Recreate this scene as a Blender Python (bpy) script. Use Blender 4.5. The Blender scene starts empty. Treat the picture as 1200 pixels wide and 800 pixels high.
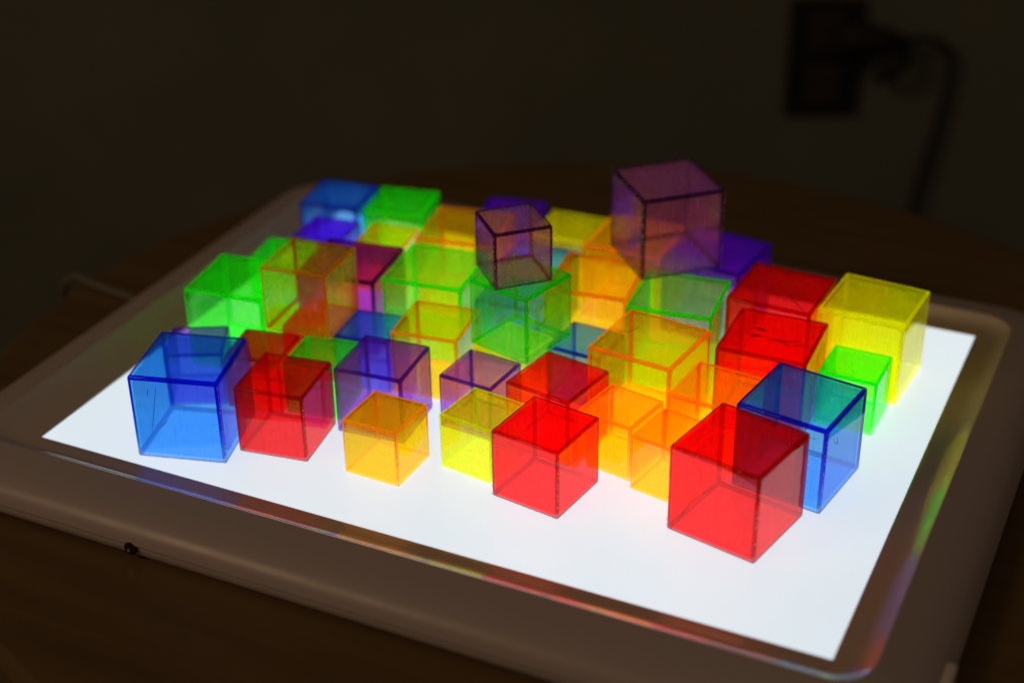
import bpy, bmesh, math, random
from mathutils import Vector, Matrix
random.seed(7)
MM = 0.001
scene = bpy.context.scene
col = scene.collection
R = math.radians

# ------------------------------------------------------------------ helpers
def link(name, bm, mat, parent=None, loc=(0, 0, 0), rotz=0.0, smooth=False):
    me = bpy.data.meshes.new(name)
    bm.to_mesh(me); bm.free()
    o = bpy.data.objects.new(name, me)
    col.objects.link(o)
    if mat: me.materials.append(mat)
    if parent: o.parent = parent
    o.location = loc; o.rotation_euler = (0, 0, rotz)
    if smooth:
        for p in me.polygons: p.use_smooth = True
    return o

def empty(name, loc=(0, 0, 0), rotz=0.0):
    o = bpy.data.objects.new(name, None)
    o.empty_display_size = 0.02
    col.objects.link(o); o.location = loc; o.rotation_euler = (0, 0, rotz)
    return o

def tag(o, label=None, cat=None, group=None, kind=None):
    if label: o['label'] = label
    if cat: o['category'] = cat
    if group: o['group'] = group
    if kind: o['kind'] = kind
    return o

def box_into(bm, x0, x1, y0, y1, z0, z1, bev=0.0, seg=2, mat=None):
    r = bmesh.ops.create_cube(bm, size=1.0)
    vs = r['verts']
    bmesh.ops.scale(bm, vec=(x1 - x0, y1 - y0, z1 - z0), verts=vs)
    bmesh.ops.translate(bm, vec=((x0 + x1) / 2, (y0 + y1) / 2, (z0 + z1) / 2), verts=vs)
    if mat is not None: bmesh.ops.transform(bm, matrix=mat, verts=vs)
    if bev > 0:
        es = list({e for v in vs for e in v.link_edges})
        bmesh.ops.bevel(bm, geom=es, offset=bev, segments=seg, profile=0.5, affect='EDGES')

def tube_into(bm, pts, rad, n=8, cap=True):
    pts = [Vector(p) for p in pts]
    rads = rad if isinstance(rad, (list, tuple)) else [rad] * len(pts)
    rings = []
    up = Vector((0.13, 0.27, 0.95)).normalized()
    for i, p in enumerate(pts):
        d = (pts[min(i + 1, len(pts) - 1)] - pts[max(i - 1, 0)]).normalized()
        a = d.cross(up)
        if a.length < 0.05: a = d.cross(Vector((1, 0, 0)))
        a.normalize(); b = d.cross(a)
        rings.append([bm.verts.new(p + (a * math.cos(t) + b * math.sin(t)) * rads[i])
                      for t in [2 * math.pi * k / n for k in range(n)]])
    for q, s in zip(rings, rings[1:]):
        for k in range(n):
            bm.faces.new((q[k], q[(k + 1) % n], s[(k + 1) % n], s[k]))
    if cap:
        bm.faces.new(rings[0][::-1]); bm.faces.new(rings[-1])
    return rings

def smooth_path(pts, n=8):
    pts = [Vector(p) for p in pts]; out = []
    P = [pts[0]] + pts + [pts[-1]]
    for i in range(1, len(P) - 2):
        p0, p1, p2, p3 = P[i - 1], P[i], P[i + 1], P[i + 2]
        for k in range(n):
            t = k / n
            out.append(0.5 * ((2 * p1) + (p2 - p0) * t + (2 * p0 - 5 * p1 + 4 * p2 - p3) * t * t
                              + (3 * p1 - p0 - 3 * p2 + p3) * t ** 3))
    out.append(pts[-1]); return out

def lathe(bm, prof, n=96):
    rings = []
    for r, z in prof:
        if r <= 1e-6: rings.append([bm.verts.new((0, 0, z))])
        else: rings.append([bm.verts.new((r * math.cos(2 * math.pi * k / n), r * math.sin(2 * math.pi * k / n), z)) for k in range(n)])
    for a, b in zip(rings, rings[1:]):
        if len(a) == 1 and len(b) == 1: continue
        for k in range(n):
            k2 = (k + 1) % n
            if len(a) == 1: bm.faces.new((a[0], b[k2], b[k]))
            elif len(b) == 1: bm.faces.new((a[k], a[k2], b[0]))
            else: bm.faces.new((a[k], a[k2], b[k2], b[k]))
    bmesh.ops.recalc_face_normals(bm, faces=bm.faces[:])

# ------------------------------------------------------------------ materials
def new_mat(name):
    m = bpy.data.materials.new(name); m.use_nodes = True
    nt = m.node_tree; nt.nodes.clear()
    out = nt.nodes.new('ShaderNodeOutputMaterial')
    return m, nt, out

def N(nt, t, **kw):
    n = nt.nodes.new(t)
    for k, v in kw.items():
        if k.startswith('i_'): n.inputs[k[2:].replace('_', ' ')].default_value = v
        else: setattr(n, k, v)
    return n

def noise(nt, scale, detail=4, rough=0.55, vec=None, stretch=None):
    tc = N(nt, 'ShaderNodeTexCoord'); t = N(nt, 'ShaderNodeTexNoise')
    t.inputs['Scale'].default_value = scale; t.inputs['Detail'].default_value = detail
    t.inputs['Roughness'].default_value = rough
    if stretch:
        mp = N(nt, 'ShaderNodeMapping'); mp.inputs['Scale'].default_value = stretch
        nt.links.new(tc.outputs['Object'], mp.inputs['Vector']); nt.links.new(mp.outputs['Vector'], t.inputs['Vector'])
    else: nt.links.new(tc.outputs['Object'], t.inputs['Vector'])
    return t

def ramp(nt, src, stops):
    r = N(nt, 'ShaderNodeValToRGB')
    while len(r.color_ramp.elements) > len(stops): r.color_ramp.elements.remove(r.color_ramp.elements[-1])
    while len(r.color_ramp.elements) < len(stops): r.color_ramp.elements.new(0.5)
    for e, (p, c) in zip(r.color_ramp.elements, stops):
        e.position = p; e.color = (c[0], c[1], c[2], 1) if not isinstance(c, (int, float)) else (c, c, c, 1)
    nt.links.new(src, r.inputs['Fac']); return r

# absorption per millimetre (r, g, b) of each tinted acrylic
ACRYLIC = {
    'red':    (0.001, 0.62, 0.58),
    'blue':   (0.34, 0.105, 0.001),
    'yellow': (0.006, 0.006, 1.0),
    'lime':   (0.014, 0.003, 0.75),
    'green':  (0.17, 0.001, 0.30),
    'vivid':  (0.30, 0.001, 0.38),
    'orange': (0.001, 0.048, 1.05),
    'purple': (0.11, 0.29, 0.03),
    'smoky':  (0.050, 0.125, 0.03),
    'amber':  (0.003, 0.022, 0.45),
    'pale':   (0.11, 0.001, 0.28),
    'teal':   (0.17, 0.001, 0.25),
    'deep':   (0.10, 0.55, 0.08),
    'violet': (0.13, 0.48, 0.014),
}
EDGE = {
    'red': (0.55, 0.004, 0.012), 'blue': (0.02, 0.06, 0.80), 'yellow': (0.98, 0.93, 0.0), 'lime': (0.75, 0.92, 0.01),
    'green': (0.04, 0.85, 0.03), 'vivid': (0.03, 0.85, 0.03), 'orange': (1.0, 0.56, 0.01), 'purple': (0.22, 0.03, 0.62), 'smoky': (0.16, 0.035, 0.30),
    'amber': (0.95, 0.48, 0.02), 'pale': (0.04, 0.85, 0.03), 'teal': (0.02, 0.75, 0.05), 'deep': (0.30, 0.005, 0.35), 'violet': (0.30, 0.012, 0.70),
}
SCATTER = 0.085
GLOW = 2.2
MORE = {'smoky': 1.4, 'yellow': 1.3, 'violet': 1.3, 'blue': 1.1, 'vivid': 1.3, 'teal': 1.2}
def acrylic(name, edge=False):
    m, nt, out = new_mat(('acrylic_edge_' if edge else 'tinted_acrylic_') + name)
    s = ACRYLIC[name]
    # thin clear walls: straight-through transmission, Fresnel gloss on both sides of each wall, and a
    # little scattering in the plastic that carries its own colour
    t = noise(nt, 55, 5, 0.6)
    r = ramp(nt, t.outputs['Fac'], [(0.0, 0.02), (0.55, 0.03), (0.78, 0.14)])
    gl = N(nt, 'ShaderNodeBsdfGlossy'); nt.links.new(r.outputs['Color'], gl.inputs['Roughness'])
    geo = N(nt, 'ShaderNodeNewGeometry')
    mr = N(nt, 'ShaderNodeMapRange'); mr.inputs['To Min'].default_value = 1.46; mr.inputs['To Max'].default_value = 1 / 1.46
    nt.links.new(geo.outputs['Backfacing'], mr.inputs['Value'])
    fr = N(nt, 'ShaderNodeFresnel'); nt.links.new(mr.outputs['Result'], fr.inputs['IOR'])
    tp = N(nt, 'ShaderNodeBsdfTransparent')
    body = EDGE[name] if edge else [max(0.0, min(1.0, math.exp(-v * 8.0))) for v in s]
    # glow put into the scatter colour, boosted as for fluorescent dyes
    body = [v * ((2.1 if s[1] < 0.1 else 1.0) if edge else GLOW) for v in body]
    tl = N(nt, 'ShaderNodeBsdfTranslucent'); tl.inputs['Color'].default_value = (*body, 1)
    df = N(nt, 'ShaderNodeBsdfDiffuse'); df.inputs['Color'].default_value = (*body, 1)
    sc_ = N(nt, 'ShaderNodeMixShader'); sc_.inputs['Fac'].default_value = 0.4
    nt.links.new(tl.outputs['BSDF'], sc_.inputs[1]); nt.links.new(df.outputs['BSDF'], sc_.inputs[2])
    sc0 = SCATTER * MORE.get(name, 1.0)
    t2 = noise(nt, 90, 6, 0.7)
    r2 = ramp(nt, t2.outputs['Fac'], [(0.3, 0.42), (0.7, 0.56)] if edge else [(0.3, sc0 * 0.7), (0.62, sc0 * 1.1), (0.8, sc0 * 1.8)])
    t3 = noise(nt, 900, 2, 0.5, stretch=(1.0, 0.9, 0.045))
    r3 = ramp(nt, t3.outputs['Fac'], [(0.645, 0.0), (0.69, 0.0 if edge else 0.16)])
    t4 = noise(nt, 700, 2, 0.5, stretch=(0.06, 1.0, 1.0))
    r4 = ramp(nt, t4.outputs['Fac'], [(0.665, 0.0), (0.71, 0.0 if edge else 0.14)])
    ad = N(nt, 'ShaderNodeMath', operation='ADD'); nt.links.new(r3.outputs['Color'], ad.inputs[0]); nt.links.new(r4.outputs['Color'], ad.inputs[1])
    a2 = N(nt, 'ShaderNodeMath', operation='ADD'); nt.links.new(ad.outputs[0], a2.inputs[0]); nt.links.new(r2.outputs['Color'], a2.inputs[1])
    m1 = N(nt, 'ShaderNodeMixShader'); nt.links.new(a2.outputs[0], m1.inputs['Fac'])
    nt.links.new(tp.outputs['BSDF'], m1.inputs[1]); nt.links.new(sc_.outputs['Shader'], m1.inputs[2])
    m2 = N(nt, 'ShaderNodeMixShader'); nt.links.new(fr.outputs['Fac'], m2.inputs['Fac'])
    nt.links.new(m1.outputs['Shader'], m2.inputs[1]); nt.links.new(gl.outputs['BSDF'], m2.inputs[2])
    nt.links.new(m2.outputs['Shader'], out.inputs['Surface'])
    D = 1500.0
    a = N(nt, 'ShaderNodeVolumeAbsorption')
    a.inputs['Color'].default_value = (*[1 - v * ((0.45 if name in ('red', 'blue') else 0.2) if edge else 1.0) / 1.5 for v in s], 1)
    a.inputs['Density'].default_value = D
    nt.links.new(a.outputs['Volume'], out.inputs['Volume'])
    return m
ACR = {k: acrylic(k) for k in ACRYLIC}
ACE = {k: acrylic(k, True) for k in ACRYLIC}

def principled(name, color, rough, metallic=0.0, spec=0.5):
    m, nt, out = new_mat(name)
    p = N(nt, 'ShaderNodeBsdfPrincipled')
    p.inputs['Base Color'].default_value = (*color, 1); p.inputs['Roughness'].default_value = rough
    p.inputs['Metallic'].default_value = metallic; p.inputs['Specular IOR Level'].default_value = spec
    nt.links.new(p.outputs['BSDF'], out.inputs['Surface'])
    return m, nt, p

M = {}
# lit acrylic sheet of the light table: it gives off light
m, nt, p = principled('lit_sheet', (0.75, 0.78, 0.8), 0.22)
t = noise(nt, 5.0, 2, 0.5)
r = ramp(nt, t.outputs['Fac'], [(0.3, (0.65, 0.75, 0.82)), (0.7, (0.73, 0.825, 0.885))])
nt.links.new(r.outputs['Color'], p.inputs['Emission Color'])
p.inputs['Emission Strength'].default_value = 0.97
M['lit'] = m
# milky grey plastic of the frame
m, nt, p = principled('frame_plastic', (0.56, 0.50, 0.50), 0.3, spec=0.5)
p.inputs['Coat Weight'].default_value = 0.15; p.inputs['Coat Roughness'].default_value = 0.3; p.inputs['Coat IOR'].default_value = 1.5
t = noise(nt, 400, 3, 0.6); b = N(nt, 'ShaderNodeBump'); b.inputs['Strength'].default_value = 0.02; b.inputs['Distance'].default_value = 0.0005
nt.links.new(t.outputs['Fac'], b.inputs['Height']); nt.links.new(b.outputs['Normal'], p.inputs['Normal'])
t2 = noise(nt, 26, 5, 0.65); r = ramp(nt, t2.outputs['Fac'], [(0.3, 0.30), (0.7, 0.42)])
nt.links.new(r.outputs['Color'], p.inputs['Roughness'])
M['frame'] = m
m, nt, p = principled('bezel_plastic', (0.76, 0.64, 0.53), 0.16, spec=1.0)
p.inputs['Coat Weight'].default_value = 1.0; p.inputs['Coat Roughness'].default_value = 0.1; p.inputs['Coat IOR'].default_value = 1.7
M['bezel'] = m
M['black'] = principled('black_plastic', (0.010, 0.010, 0.010), 0.7)[0]
M['metal'] = principled('pin_metal', (0.7, 0.68, 0.62), 0.2, 1.0)[0]
M['white_plastic'] = principled('white_plastic', (0.8, 0.78, 0.7), 0.35)[0]
M['cable'] = principled('grey_cable', (0.2, 0.18, 0.15), 0.4)[0]
# chips in the glue seam of the cubes
m, nt, out = new_mat('seam_chips')
g = N(nt, 'ShaderNodeBsdfGlass'); g.inputs['Roughness'].default_value = 0.45; g.inputs['IOR'].default_value = 1.35
g.inputs['Color'].default_value = (1.0, 0.97, 0.98, 1)
d = N(nt, 'ShaderNodeBsdfDiffuse'); d.inputs['Color'].default_value = (0.9, 0.88, 0.9, 1)
mx = N(nt, 'ShaderNodeMixShader'); mx.inputs['Fac'].default_value = 0.35
nt.links.new(g.outputs['BSDF'], mx.inputs[1]); nt.links.new(d.outputs['BSDF'], mx.inputs[2]); nt.links.new(mx.outputs['Shader'], out.inputs['Surface'])
M['chips'] = m
M['scratch'] = principled('dark_scratch', (0.05, 0.03, 0.04), 0.6)[0]
# brown wood of the round table
m, nt, p = principled('table_wood', (0.1, 0.05, 0.02), 0.42)
t = noise(nt, 6, 6, 0.6, stretch=(1.0, 9.0, 1.0))
r = ramp(nt, t.outputs['Fac'], [(0.25, (0.125, 0.08, 0.028)), (0.75, (0.20, 0.128, 0.046))])
nt.links.new(r.outputs['Color'], p.inputs['Base Color'])
M['wood'] = m
m, nt, p = principled('painted_wall', (0.3, 0.27, 0.2), 0.9, spec=0.2)
t = noise(nt, 3, 5, 0.6)
r = ramp(nt, t.outputs['Fac'], [(0.3, (0.145, 0.165, 0.14)), (0.7, (0.20, 0.225, 0.185))])
nt.links.new(r.outputs['Color'], p.inputs['Base Color'])
M['wall'] = m
m, nt, p = principled('dark_floor', (0.05, 0.04, 0.03), 0.6)
t = noise(nt, 4, 5, 0.6)
r = ramp(nt, t.outputs['Fac'], [(0.3, (0.04, 0.032, 0.026)), (0.7, (0.07, 0.055, 0.04))])
nt.links.new(r.outputs['Color'], p.inputs['Base Color'])
M['floor'] = m

# ------------------------------------------------------------------ setting
bm = bmesh.new(); box_into(bm, -3, 3, -3, 3, -0.05, 0)
tag(link('floor', bm, M['floor'], loc=(0, 0, -0.50)), kind='structure')
yaw = 0.449680745
rh = Vector((math.cos(yaw), math.sin(yaw), 0)); fh = Vector((-math.sin(yaw), math.cos(yaw), 0))
wall_base = Vector((-0.11166, 0.82595, 0))
wall = empty('wall', wall_base, yaw)
bm = bmesh.new(); box_into(bm, -3, 3, 0, 0.1, -0.498, 1.6)
wall_o = link('wall_face', bm, M['wall'], wall)
bpy.data.objects.remove(wall)                         # a single mesh is enough
wall_o.name = 'wall'; wall_o.parent = None; wall_o.location = wall_base; wall_o.rotation_euler = (0, 0, yaw)
tag(wall_o, kind='structure')

def on_wall(u, z, d=0.0): return wall_base + rh * (u * MM) - fh * (d * MM) + Vector((0, 0, z * MM))

# outlet plate with two receptacles
oc = on_wall(318, -70)
outlet = tag(empty('wall_outlet', oc, yaw), 'dark wall outlet plate with a plug in it, on the wall behind the table', 'outlet')
bm = bmesh.new(); box_into(bm, -0.037, 0.037, -0.006, -0.0005, -0.06, 0.062, 0.002)
link('cover_plate', bm, M['black'], outlet)
for dz in (0.029, -0.027):
    bm = bmesh.new(); box_into(bm, -0.017, 0.017, -0.0085, -0.0055, dz - 0.019, dz + 0.019, 0.003)
    rc = link('receptacle', bm, principled('receptacle', (0.05, 0.04, 0.03), 0.4)[0] if dz > 0 else bpy.data.materials['receptacle'], outlet)
    bm = bmesh.new()
    for dx in (-0.006, 0.006): box_into(bm, dx - 0.001, dx + 0.001, -0.0095, -0.0084, dz - 0.002, dz + 0.008)
    link('slot', bm, M['black'], rc)
# charger plugged in, cord hanging from it
cord = tag(empty('plugged_cord', on_wall(340, -46, 9), yaw), 'black plug and cord hanging down the wall beside the outlet plate', 'power cord')
bm = bmesh.new()
def L(u, z, d): return ((u - 340) * MM, -(d - 9) * MM, (z + 46) * MM)
tube_into(bm, [L(330, -46, 12), L(352, -46, 16), L(368, -46, 20), L(392, -48, 20)], [0.017, 0.018, 0.014, 0.008], 16)
link('plug', bm, M['black'], cord, smooth=True)
bm = bmesh.new()
ring = [L(376 + 19 * math.cos(a), -66 + 20 * math.sin(a), 20) for a in [R(200 - 20 * k) for k in range(17)]]
tube_into(bm, ring, 0.005, 10)
link('cord_loop', bm, M['black'], cord, smooth=True)
bm = bmesh.new()
tube_into(bm, smooth_path([L(390, -48, 20), L(410, -46, 18), L(428, -50, 14), L(441, -62, 10), L(445, -84, 8), L(443, -115, 8), L(438, -150, 8),
                           L(431, -190, 8), L(424, -240, 8), L(416, -320, 8), L(412, -420, 8), L(415, -488, 12)]), 0.0034, 10)
link('cable', bm, M['black'], cord, smooth=True)

# round table
TZ = -0.0203
tb = tag(empty('round_table', (0.247, 0.186, -0.5)), 'round brown wooden table carrying the light table, its far edge curving behind', 'table')
bm = bmesh.new()
t0 = TZ + 0.5; RT = 0.357
lathe(bm, [(0, t0), (RT - 0.006, t0), (RT - 0.002, t0 - 0.0015), (RT, t0 - 0.006), (RT, t0 - 0.02), (RT - 0.004, t0 - 0.025), (0, t0 - 0.025)], 160)
link('table_top', bm, M['wood'], tb).scale = (1.05, 1.0, 1.0)
bm = bmesh.new(); lathe(bm, [(0, t0 - 0.0255), (0.045, t0 - 0.0255), (0.035, t0 - 0.08), (0.03, 0.2), (0.04, 0.06), (0.05, 0.0405), (0, 0.0405)], 48)
link('pedestal', bm, M['wood'], tb, smooth=True)
bm = bmesh.new(); lathe(bm, [(0, 0.04), (0.07, 0.04), (0.2, 0.015), (0.21, 0.001), (0, 0.001)], 64)
link('base', bm, M['wood'], tb)

# ------------------------------------------------------------------ light table
W, D = 441.75, 319.57
lt = tag(empty('light_table', (0, 0, 0)), 'white lit panel in a rounded grey plastic frame, holding all the colored cubes', 'light table')
bm = bmesh.new(); box_into(bm, -2 * MM, (W + 2) * MM, -2 * MM, (D + 2) * MM, -4 * MM, 0)
link('light_panel', bm, M['lit'], lt)

def rrect(b, rad, n=10):
    x0, x1, y0, y1 = b; pts = []
    for cx, cy, a0 in ((x1 - rad, y0 + rad, -90), (x1 - rad, y1 - rad, 0), (x0 + rad, y1 - rad, 90), (x0 + rad, y0 + rad, 180)):
        for k in range(n + 1):
            a = R(a0 + 90 * k / n); pts.append((cx + rad * math.cos(a), cy + rad * math.sin(a)))
    return pts
LIT = (0, W, 0, D); RIDGE = (-32, 461.5, -18.5, 340); OUT = (-62, 491, -48, 374)
def mixb(a, b, t): return tuple(p + (q - p) * t for p, q in zip(a, b))
prof = [(LIT, 0.4, -3.5), (LIT, 0.4, 0.25), (mixb(LIT, RIDGE, .04), 1.0, 0.45), (mixb(LIT, RIDGE, .36), 8, 0.5), (mixb(LIT, RIDGE, .48), 11, 0.65), (mixb(LIT, RIDGE, .60), 13, 1.2),
        (mixb(LIT, RIDGE, .72), 15, 2.1), (mixb(LIT, RIDGE, .82), 16, 3.2), (mixb(LIT, RIDGE, .91), 17.5, 4.4), (mixb(LIT, RIDGE, .97), 18.5, 5.2), (RIDGE, 19, 5.4),
        (mixb(RIDGE, OUT, .03), 19.5, 5.3), (mixb(RIDGE, OUT, .10), 21, 4.7), (mixb(RIDGE, OUT, .35), 25, 3.4), (mixb(RIDGE, OUT, .6), 30, 1.2), (mixb(RIDGE, OUT, .8), 34, -1.8),
        (mixb(RIDGE, OUT, .92), 36, -5.0), (mixb(RIDGE, OUT, .98), 37, -8.0), (mixb(RIDGE, OUT, 1.0), 38, -10.2), (mixb(RIDGE, OUT, 1.01), 38.2, -10.7), (mixb(RIDGE, OUT, 1.0), 38, -11.2),
        (mixb(RIDGE, OUT, .955), 37.2, -11.6), (mixb(RIDGE, OUT, .955), 37.2, -12.2), (mixb(RIDGE, OUT, .97), 37.2, -12.8), (mixb(RIDGE, OUT, .95), 37, -17.5), (mixb(RIDGE, OUT, .85), 35, -19.8), (mixb(RIDGE, OUT, .3), 25, -20.2), ((-5, W + 5, -5, D + 5), 6, -20.2)]
bm = bmesh.new(); loops = []
for b, rad, z in prof:
    loops.append([bm.verts.new((x * MM, y * MM, z * MM)) for x, y in rrect(b, rad)])
n = len(loops[0])
for a, b in zip(loops, loops[1:]):
    for k in range(n): bm.faces.new((a[k], b[k], b[(k + 1) % n], a[(k + 1) % n]))
bmesh.ops.recalc_face_normals(bm, faces=bm.faces[:])
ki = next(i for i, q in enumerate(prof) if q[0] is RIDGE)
def band(name, rows, mat, close=False):
    bm = bmesh.new(); ls = []
    for b, rad, z in rows: ls.append([bm.verts.new((x * MM, y * MM, z * MM)) for x, y in rrect(b, rad)])
    for a, b in zip(ls, ls[1:]):
        for k in range(n): bm.faces.new((a[k], b[k], b[(k + 1) % n], a[(k + 1) % n]))
    if close: bm.faces.new(ls[-1])
    bmesh.ops.recalc_face_normals(bm, faces=bm.faces[:])
    return link(name, bm, mat, lt, smooth=True)
bm.free()
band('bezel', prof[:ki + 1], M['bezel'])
fr = band('frame', prof[ki:], M['frame'], True)
# power socket in the near side of the frame
bm = bmesh.new()
def ycyl(bm, x, y0, y1, z, r, n=24): tube_into(bm, [(x, y0, z), (x, y1, z)], r, n)
ycyl(bm, 0.0945, -0.0488, -0.042, -0.0133, 0.0036)
sk = link('power_socket', bm, M['black'], lt)
bm = bmesh.new(); ycyl(bm, 0.0945, -0.0500, -0.0486, -0.0133, 0.0009, 12)
link('pin', bm, M['metal'], sk)
bm = bmesh.new(); box_into(bm, 0.4875, 0.4925, -0.004, 0.024, -0.0085, -0.0030, 0.0012, 3)  # small pale rounded block on the right side of the frame
link('pale_side_block', bm, M['white_plastic'], lt, smooth=True)

# thin pale cable on the table by the far left side
bm = bmesh.new()
tube_into(bm, smooth_path([(-0.056, 0.172, -0.0168), (-0.078, 0.179, -0.0172), (-0.097, 0.182, -0.0175), (-0.114, 0.185, -0.0175), (-0.1335, 0.189, -0.0185), (-0.150, 0.192, -0.04), (-0.156, 0.193, -0.12), (-0.16, 0.195, -0.3), (-0.18, 0.2, -0.497)]), 0.0026, 10)
tag(link('power_cable', bm, M['cable'], smooth=True), 'thin grey cable leaving the light table and crossing the dark table edge', 'cable')

# ------------------------------------------------------------------ cubes
def cube_mesh(s, wall, rnd):
    """closed hollow box with rounded edges, size s mm, standing on z=0"""
    bm = bmesh.new(); S = s * MM; w = wall * MM
    box_into(bm, -S / 2, S / 2, -S / 2, S / 2, 0, S, rnd * MM, 3)
    outer = set(bm.faces)
    flat_area = (S - 4 * rnd * MM) ** 2 * 0.9
    box_into(bm, -S / 2 + w, S / 2 - w, -S / 2 + w, S / 2 - w, w, S - w, 0.35 * MM, 2)
    inner = [f for f in bm.faces if f not in outer]
    bmesh.ops.reverse_faces(bm, faces=inner)
    big = [f for f in bm.faces if f in outer and f.calc_area() > flat_area * 0.8]
    for f in bm.faces:
        f.smooth = f.calc_area() < flat_area * 0.8
        f.material_index = 1 if (f in outer and f not in big) else 0
    # the band where two walls meet reads as a solid coloured edge
    ring = bmesh.ops.inset_individual(bm, faces=big, thickness=max(0.15, (wall - rnd)) * MM, use_even_offset=True)
    for f in ring['faces']: f.material_index = 1; f.smooth = False
    me = bpy.data.meshes.new('hollow_cube_%d' % int(s)); bm.to_mesh(me); bm.free()
    return me
SIZES = {50.0: (2.0, 1.3), 40.3: (1.75, 1.1), 33.2: (1.55, 1.0)}
MESH = {}
def get_mesh(s, c):
    if (s, c) not in MESH:
        me = cube_mesh(s, *SIZES[s]); me.materials.append(ACR[c]); me.materials.append(ACE[c]); MESH[(s, c)] = me
    return MESH[(s, c)]

def chips(cube, s, edges, dens=1.0):
    """little white chips left in the glued seam along upright (and some other) edges"""
    h = s / 2 - 0.12; rng = random.Random(int(s * 7 + cube.location.x * 9000))
    for e in edges:
        bm = bmesh.new()
        a, b = {'F': ((h, -h, 1), (h, -h, s - 1)), 'L': ((-h, -h, 1), (-h, -h, s - 1)), 'R': ((h, h, 1), (h, h, s - 1)),
                'tF': ((-h, -h, s - .3), (h, -h, s - .3)), 'tR': ((h, -h, s - .3), (h, h, s - .3)), 'bF': ((-h, -h, .3), (h, -h, .3))}[e]
        a, b = Vector(a), Vector(b); t = 0.0; ln = (b - a).length
        while t < ln:
            step = rng.uniform(0.7, 4.5) / dens
            l = rng.uniform(0.25, 1.5) * (0.4 if e[0] in 'tb' else 1); r = rng.uniform(0.14, 0.40)
            if t + l < ln and rng.random() < 0.8:
                d = (b - a).normalized(); j = Vector((rng.uniform(-.12, .12), rng.uniform(-.12, .12), rng.uniform(-.06, .06)))
                q0 = a + d * t + j; q1 = q0 + d * l * .5 + Vector((rng.uniform(-.1, .1), rng.uniform(-.1, .1), 0)); q2 = q0 + d * l
                tube_into(bm, [q0 * MM, q1 * MM, q2 * MM], [r * .5 * MM, r * MM, r * .4 * MM], 5)
            t += step + l * .5
        bmesh.ops.recalc_face_normals(bm, faces=bm.faces[:])
        link('glued_seam', bm, M['chips'], cube)

def scratch(cube, strokes, r=0.22, mat='scratch'):
    for st in strokes:
        bm = bmesh.new(); P = smooth_path([Vector(p) * MM for p in st], 5)
        k = len(P); tube_into(bm, P, [r * MM * (0.35 + 0.65 * math.sin(math.pi * (i + .5) / k)) for i in range(k)], 6)
        link('scratch', bm, M[mat], cube)

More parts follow.
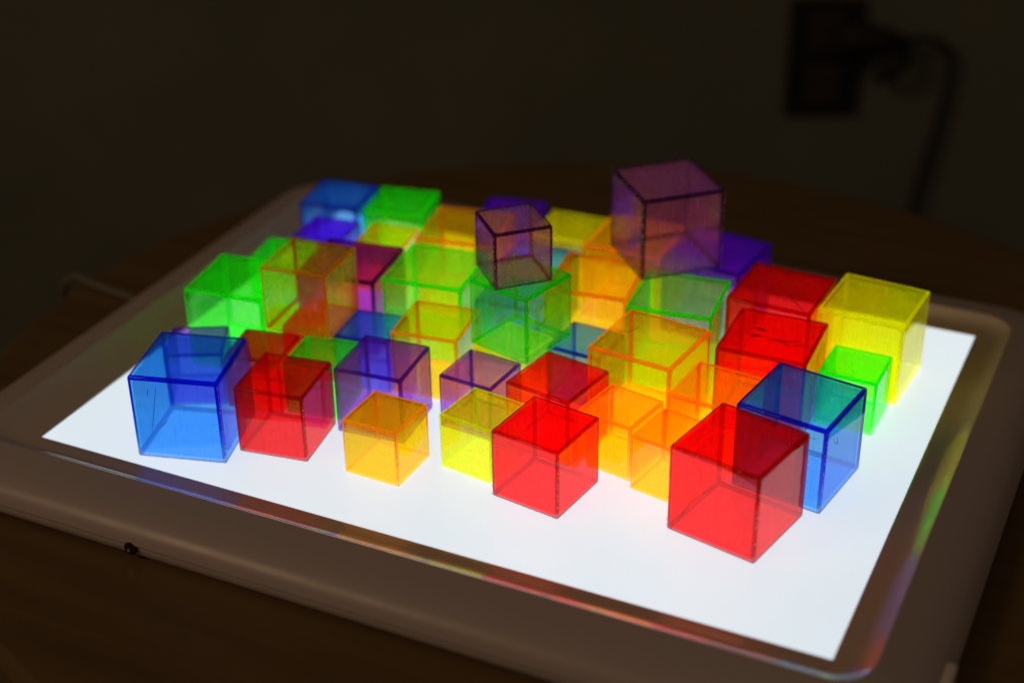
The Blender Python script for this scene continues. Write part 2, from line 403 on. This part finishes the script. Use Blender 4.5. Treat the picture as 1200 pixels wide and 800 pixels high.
# key: x, y, base height, turn, size, colour, label
CUBES = {
 'c1': (77.8, 36.9, 0, 15.1, 50.0, 'blue', 'large blue cube standing alone nearest the left corner of the lit panel'),
 'purp2': (52.3, 77.5, 0, 27.2, 33.2, 'purple', 'small purple cube hidden behind the large blue cube at the near left corner'),
 'c3': (124.3, 55.2, 0, 8.2, 40.3, 'red', 'medium red cube in the front row just right of the large blue cube'),
 'red4': (89.0, 87.7, 0, 10.9, 33.2, 'red', 'small red cube wedged behind the medium red cube and large blue cube'),
 'redU': (100.7, 129.9, 0, 8.0, 33.2, 'red', 'small red cube seen through the raised clear orange-edged cube, directly under it'),
 'grn4b': (123.4, 95.2, 0, 8.1, 33.2, 'vivid', 'small green cube between the front left red cube and the purple cube'),
 'blu26': (134.4, 132.4, 0, 7.2, 33.2, 'blue', 'small blue cube behind the front purple cube, left of the orange cube'),
 'c6': (163.8, 93.0, 0, 4.6, 40.3, 'purple', 'medium purple cube right behind the small orange cube of the front row'),
 'c7': (186.5, 54.7, 0, -1.7, 33.2, 'orange', 'small golden orange cube standing free in the front row'),
 'yel8': (231.7, 78.1, 0, -8.2, 33.2, 'lime', 'small lemon yellow cube in front, half behind the centre red cube'),
 'c9': (272.1, 68.2, 0, -8.5, 40.3, 'red', 'medium red cube at the front centre, touching the lemon yellow cube'),
 'red20': (258.8, 113.4, 0, -10.0, 40.3, 'red', 'medium red cube directly behind the front centre red cube'),
 'pur21': (212.3, 114.4, 0, -5.0, 33.2, 'purple', 'small pale purple cube with a scratched top, behind the lemon yellow cube'),
 'yelU': (215.5, 149.8, 0, -12.0, 33.2, 'yellow', 'small yellow cube underneath the raised green cube, seen through its base'),
 'blu24': (252.6, 167.0, 0, -4.0, 33.2, 'blue', 'small blue cube with flat pale top between the raised green and large orange cubes'),
 'grn22': (220.2, 150.5, 33.2, -13.7, 40.3, 'teal', 'medium green cube raised on small cubes, with a purple cube on its top'),
 'pur23': (215.8, 151.3, 73.5, -45.6, 33.2, 'smoky', 'small smoky purple cube turned corner-on, balanced on the raised green cube'),
 'org25': (170.9, 141.9, 0, 6.7, 40.3, 'orange', 'medium orange cube just left of the raised green cube'),
 'grn27': (148.7, 185.2, 0, 6.6, 50.0, 'pale', 'large green cube behind the medium orange cube, left of the balanced purple cube'),
 'pur28': (98.1, 172.1, 0, 7.5, 50.0, 'deep', 'large dark magenta purple cube behind the raised clear orange-edged cube'),
 'org29': (100.4, 124.4, 33.2, 4.8, 40.3, 'amber', 'medium clear yellow-orange cube with brown edges raised on small cubes at left'),
 'grn30': (50.5, 127.5, 0, 7.8, 50.0, 'vivid', 'large green cube at the left side of the panel, front one there'),
 'grn31': (35.0, 194.7, 0, 9.0, 33.2, 'vivid', 'small green cube peeking out behind the large green cube at left'),
 'pur32': (43.2, 233.6, 0, 5.0, 33.2, 'violet', 'small violet cube in front of the far corner blue cube'),
 'blu33': (31.3, 270.2, 0, 7.5, 40.3, 'blue', 'medium blue cube in the far left corner of the panel'),
 'grn34': (74.5, 277.1, 0, 10.5, 40.3, 'vivid', 'medium green cube in the far row, right of the corner blue cube'),
 'org35': (83.9, 240.0, 0, 6.8, 33.2, 'orange', 'small orange cube in front of the far row green cube'),
 'org36': (139.6, 242.1, 0, 9.5, 50.0, 'orange', 'large orange cube behind the large green cube, left of the balanced purple cube'),
 'pur37': (147.4, 291.1, 0, 10.9, 40.3, 'violet', 'medium deep purple cube farthest back, behind the balanced small purple cube'),
 'yel38': (191.4, 286.0, 0, 0.9, 40.3, 'yellow', 'medium yellow cube in the far row between the two stacked purple cubes'),
 'blu39': (191.0, 235.0, 0, 0.0, 40.3, 'blue', 'medium blue cube mostly hidden behind the balanced small purple cube'),
 'blu45': (198.6, 193.2, 0, 3.0, 40.3, 'blue', 'medium blue cube behind the raised green cube, seen teal through it'),
 'org40': (239.4, 212.5, 0, 6.7, 50.0, 'orange', 'large golden orange cube below and left of the tilted big purple cube'),
 'org44': (240.4, 271.2, 0, -0.2, 50.0, 'orange', 'large orange cube in the far row seen through the big stacked purple cube'),
 'pur41': (267.9, 249.0, 50, -46.9, 50.0, 'smoky', 'large dark purple cube turned corner-on, highest on the pile at right'),
 'grn42': (291.1, 210.6, 0, 6.1, 50.0, 'pale', 'large green cube under the front corner of the big stacked purple cube'),
 'pur43': (293.2, 272.1, 0, -6.0, 50.0, 'violet', 'large violet cube on the panel right behind the big stacked purple cube'),
 'red14': (342.3, 240.8, 0, -2.0, 50.0, 'red', 'large red cube in the far row left of the big yellow cube'),
 'red15': (353.9, 185.3, 0, 1.5, 50.0, 'red', 'large red cube with two dark dashes scratched on its top'),
 'c13': (393.8, 247.5, 0, -3.9, 50.0, 'yellow', 'large yellow cube at the far right end of the pile'),
 'c12': (396.5, 201.9, 0, -1.3, 33.2, 'vivid', 'small bright green cube in front of the big yellow cube at right'),
 'c11': (386.1, 131.5, 0, -8.7, 50.0, 'blue', 'large blue cube at the right, behind the nearest red cube'),
 'org16': (294.6, 155.4, 0, -6.7, 50.0, 'orange', 'large orange cube with smudged top in the middle of the pile'),
 'org17': (339.6, 137.9, 0, -4.8, 40.3, 'orange', 'medium orange cube immediately left of the right-hand blue cube'),
 'yel19': (296.2, 110.4, 0, -10.8, 33.2, 'orange', 'small amber cube between the two central red cubes and the large orange cube'),
 'org18': (330.7, 98.9, 0, -10.9, 33.2, 'orange', 'small orange cube partly behind the nearest large red cube'),
 'c10': (370.2, 80.2, 0, -12.0, 50.0, 'red', 'large red cube nearest the viewer at the front right'),
}
OBJ = {}
EPS = 0.35
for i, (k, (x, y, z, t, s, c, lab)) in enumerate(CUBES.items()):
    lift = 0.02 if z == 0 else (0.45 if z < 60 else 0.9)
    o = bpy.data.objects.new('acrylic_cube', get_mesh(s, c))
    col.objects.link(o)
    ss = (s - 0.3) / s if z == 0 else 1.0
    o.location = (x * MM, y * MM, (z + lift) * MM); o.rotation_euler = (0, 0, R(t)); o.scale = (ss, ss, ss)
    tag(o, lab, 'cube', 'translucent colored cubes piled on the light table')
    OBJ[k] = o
for k, ed, dn in (('c1', ('F', 'bF'), 1.6), ('c3', ('F',), 1.2), ('c6', ('F',), .8), ('c7', ('F', 'tF'), 1.0), ('c9', ('F', 'L', 'bF'), 1.0), ('c10', ('F', 'L', 'tF', 'R'), 1.0),
                  ('c11', ('F',), 1.4), ('pur23', ('F', 'R'), 2.2), ('pur41', ('F', 'R', 'tF'), 1.6), ('grn22', ('F',), .6), ('org29', ('F', 'tF'), .8), ('org18', ('L',), 1.0), ('org16', ('F',), .6)):
    chips(OBJ[k], CUBES[k][4], ed, dn)
scratch(OBJ['c1'], [[(-9.2, -25, 45.5), (-12.1, -25, 30.6), (-15, -25, 16.4)], [(-13.9, -25, 43.5), (-14.6, -25, 38.7)], [(-5.3, -25, 24.9), (-8.7, -25, 20.3)]], .16)
scratch(OBJ['red15'], [[(-11.6, 4.1, 50), (-7.6, 3.7, 50), (-4.1, 3.1, 50)], [(-10.4, -4.6, 50), (-6.3, -4, 50)]], .5)
scratch(OBJ['red15'], [[(-1.1, -5.9, 50), (4.2, -4.7, 50), (11.4, -8.7, 50), (17.4, -5.2, 50)], [(1, -5, 50), (8.8, -4.3, 50), (15.4, -1.1, 50)]], .2)
scratch(OBJ['grn22'], [[(20.15, -14.5, 19.5), (20.15, -3.2, 21.4), (20.15, 8.9, 24.1)]], .16)
scratch(OBJ['pur21'], [[(-5.8, -5.3, 33.2), (-.4, -9.6, 33.2), (4.1, -12.2, 33.2)]], .2)
scratch(OBJ['c10'], [[(-18.7, -25, 6.6), (-13.4, -25, 18.6), (-6.7, -25, 27.9), (1.4, -25, 36.2)], [(-15.6, -25, 14.1), (-10.3, -25, 24.9), (-2.6, -25, 33.1)],
                     [(-11.6, -25, 46), (-6.5, -25, 40), (-7.8, -25, 32.4)]], .12)
scratch(OBJ['org16'], [[(-19.9, -1.7, 50), (-13.8, -.3, 50), (-10.8, 5.9, 50), (-7.5, 4.5, 50)], [(6.3, 17.1, 50), (12.3, 19.6, 50)]], .2)
scratch(OBJ['red14'], [[(7.3, -9.2, 50), (14.8, -16.9, 50), (21.5, -23.6, 50)]], .2)
scratch(OBJ['c11'], [[(25, -16.9, 42.5), (25, -13.8, 37.3), (25, -10.4, 35.9), (25, -12.4, 40.6)], [(15.9, -25, 43.7), (18.6, -25, 43.6), (20.3, -25, 44.7)]], .14)

# ------------------------------------------------------------------ light
w = bpy.data.worlds.new('World'); scene.world = w; w.use_nodes = True
bg = w.node_tree.nodes['Background']; bg.inputs['Color'].default_value = (0.9, 0.6, 0.4, 1); bg.inputs['Strength'].default_value = 0.06
def area(name, loc, target, size, power, color):
    l = bpy.data.lights.new(name, 'AREA'); l.shape = 'DISK'; l.size = size; l.energy = power; l.color = color
    o = bpy.data.objects.new(name, l); col.objects.link(o); o.location = loc
    o.rotation_euler = (Vector(target) - Vector(loc)).to_track_quat('-Z', 'Y').to_euler(); return o
area('room_lamp', (-1.3, -1.7, 1.8), (0.2, 0.1, 0.0), 0.8, 7.0, (1.0, 0.62, 0.34))

# ------------------------------------------------------------------ camera
r_ = Vector((0.90379442, 0.42775386, -0.01350105)); u_ = Vector((-0.19988268, 0.44980342, 0.87047332)); f_ = Vector((-0.37842114, 0.7840303, -0.49203041))
cam = bpy.data.cameras.new('camera'); co = bpy.data.objects.new('camera', cam); col.objects.link(co)
mtx = Matrix(((r_.x, u_.x, -f_.x, 0.549055), (r_.y, u_.y, -f_.y, -0.542945), (r_.z, u_.z, -f_.z, 0.466717), (0, 0, 0, 1)))
co.matrix_world = mtx
cam.sensor_width = 36; cam.lens = 55.39; cam.clip_start = 0.02; cam.clip_end = 50
cam.dof.use_dof = True; cam.dof.focus_distance = 0.810; cam.dof.aperture_fstop = 3.2
scene.camera = co

# ------------------------------------------------------------------ render
scene.render.engine = 'CYCLES'
cy = scene.cycles
cy.max_bounces = 14; cy.transmission_bounces = 12; cy.glossy_bounces = 8; cy.diffuse_bounces = 4; cy.volume_bounces = 0; cy.transparent_max_bounces = 128
cy.caustics_reflective = True; cy.caustics_refractive = True; cy.blur_glossy = 0.0
cy.sample_clamp_indirect = 6
cy.use_denoising = True
scene.view_settings.view_transform = 'Standard'; scene.view_settings.look = 'None'; scene.view_settings.exposure = 0
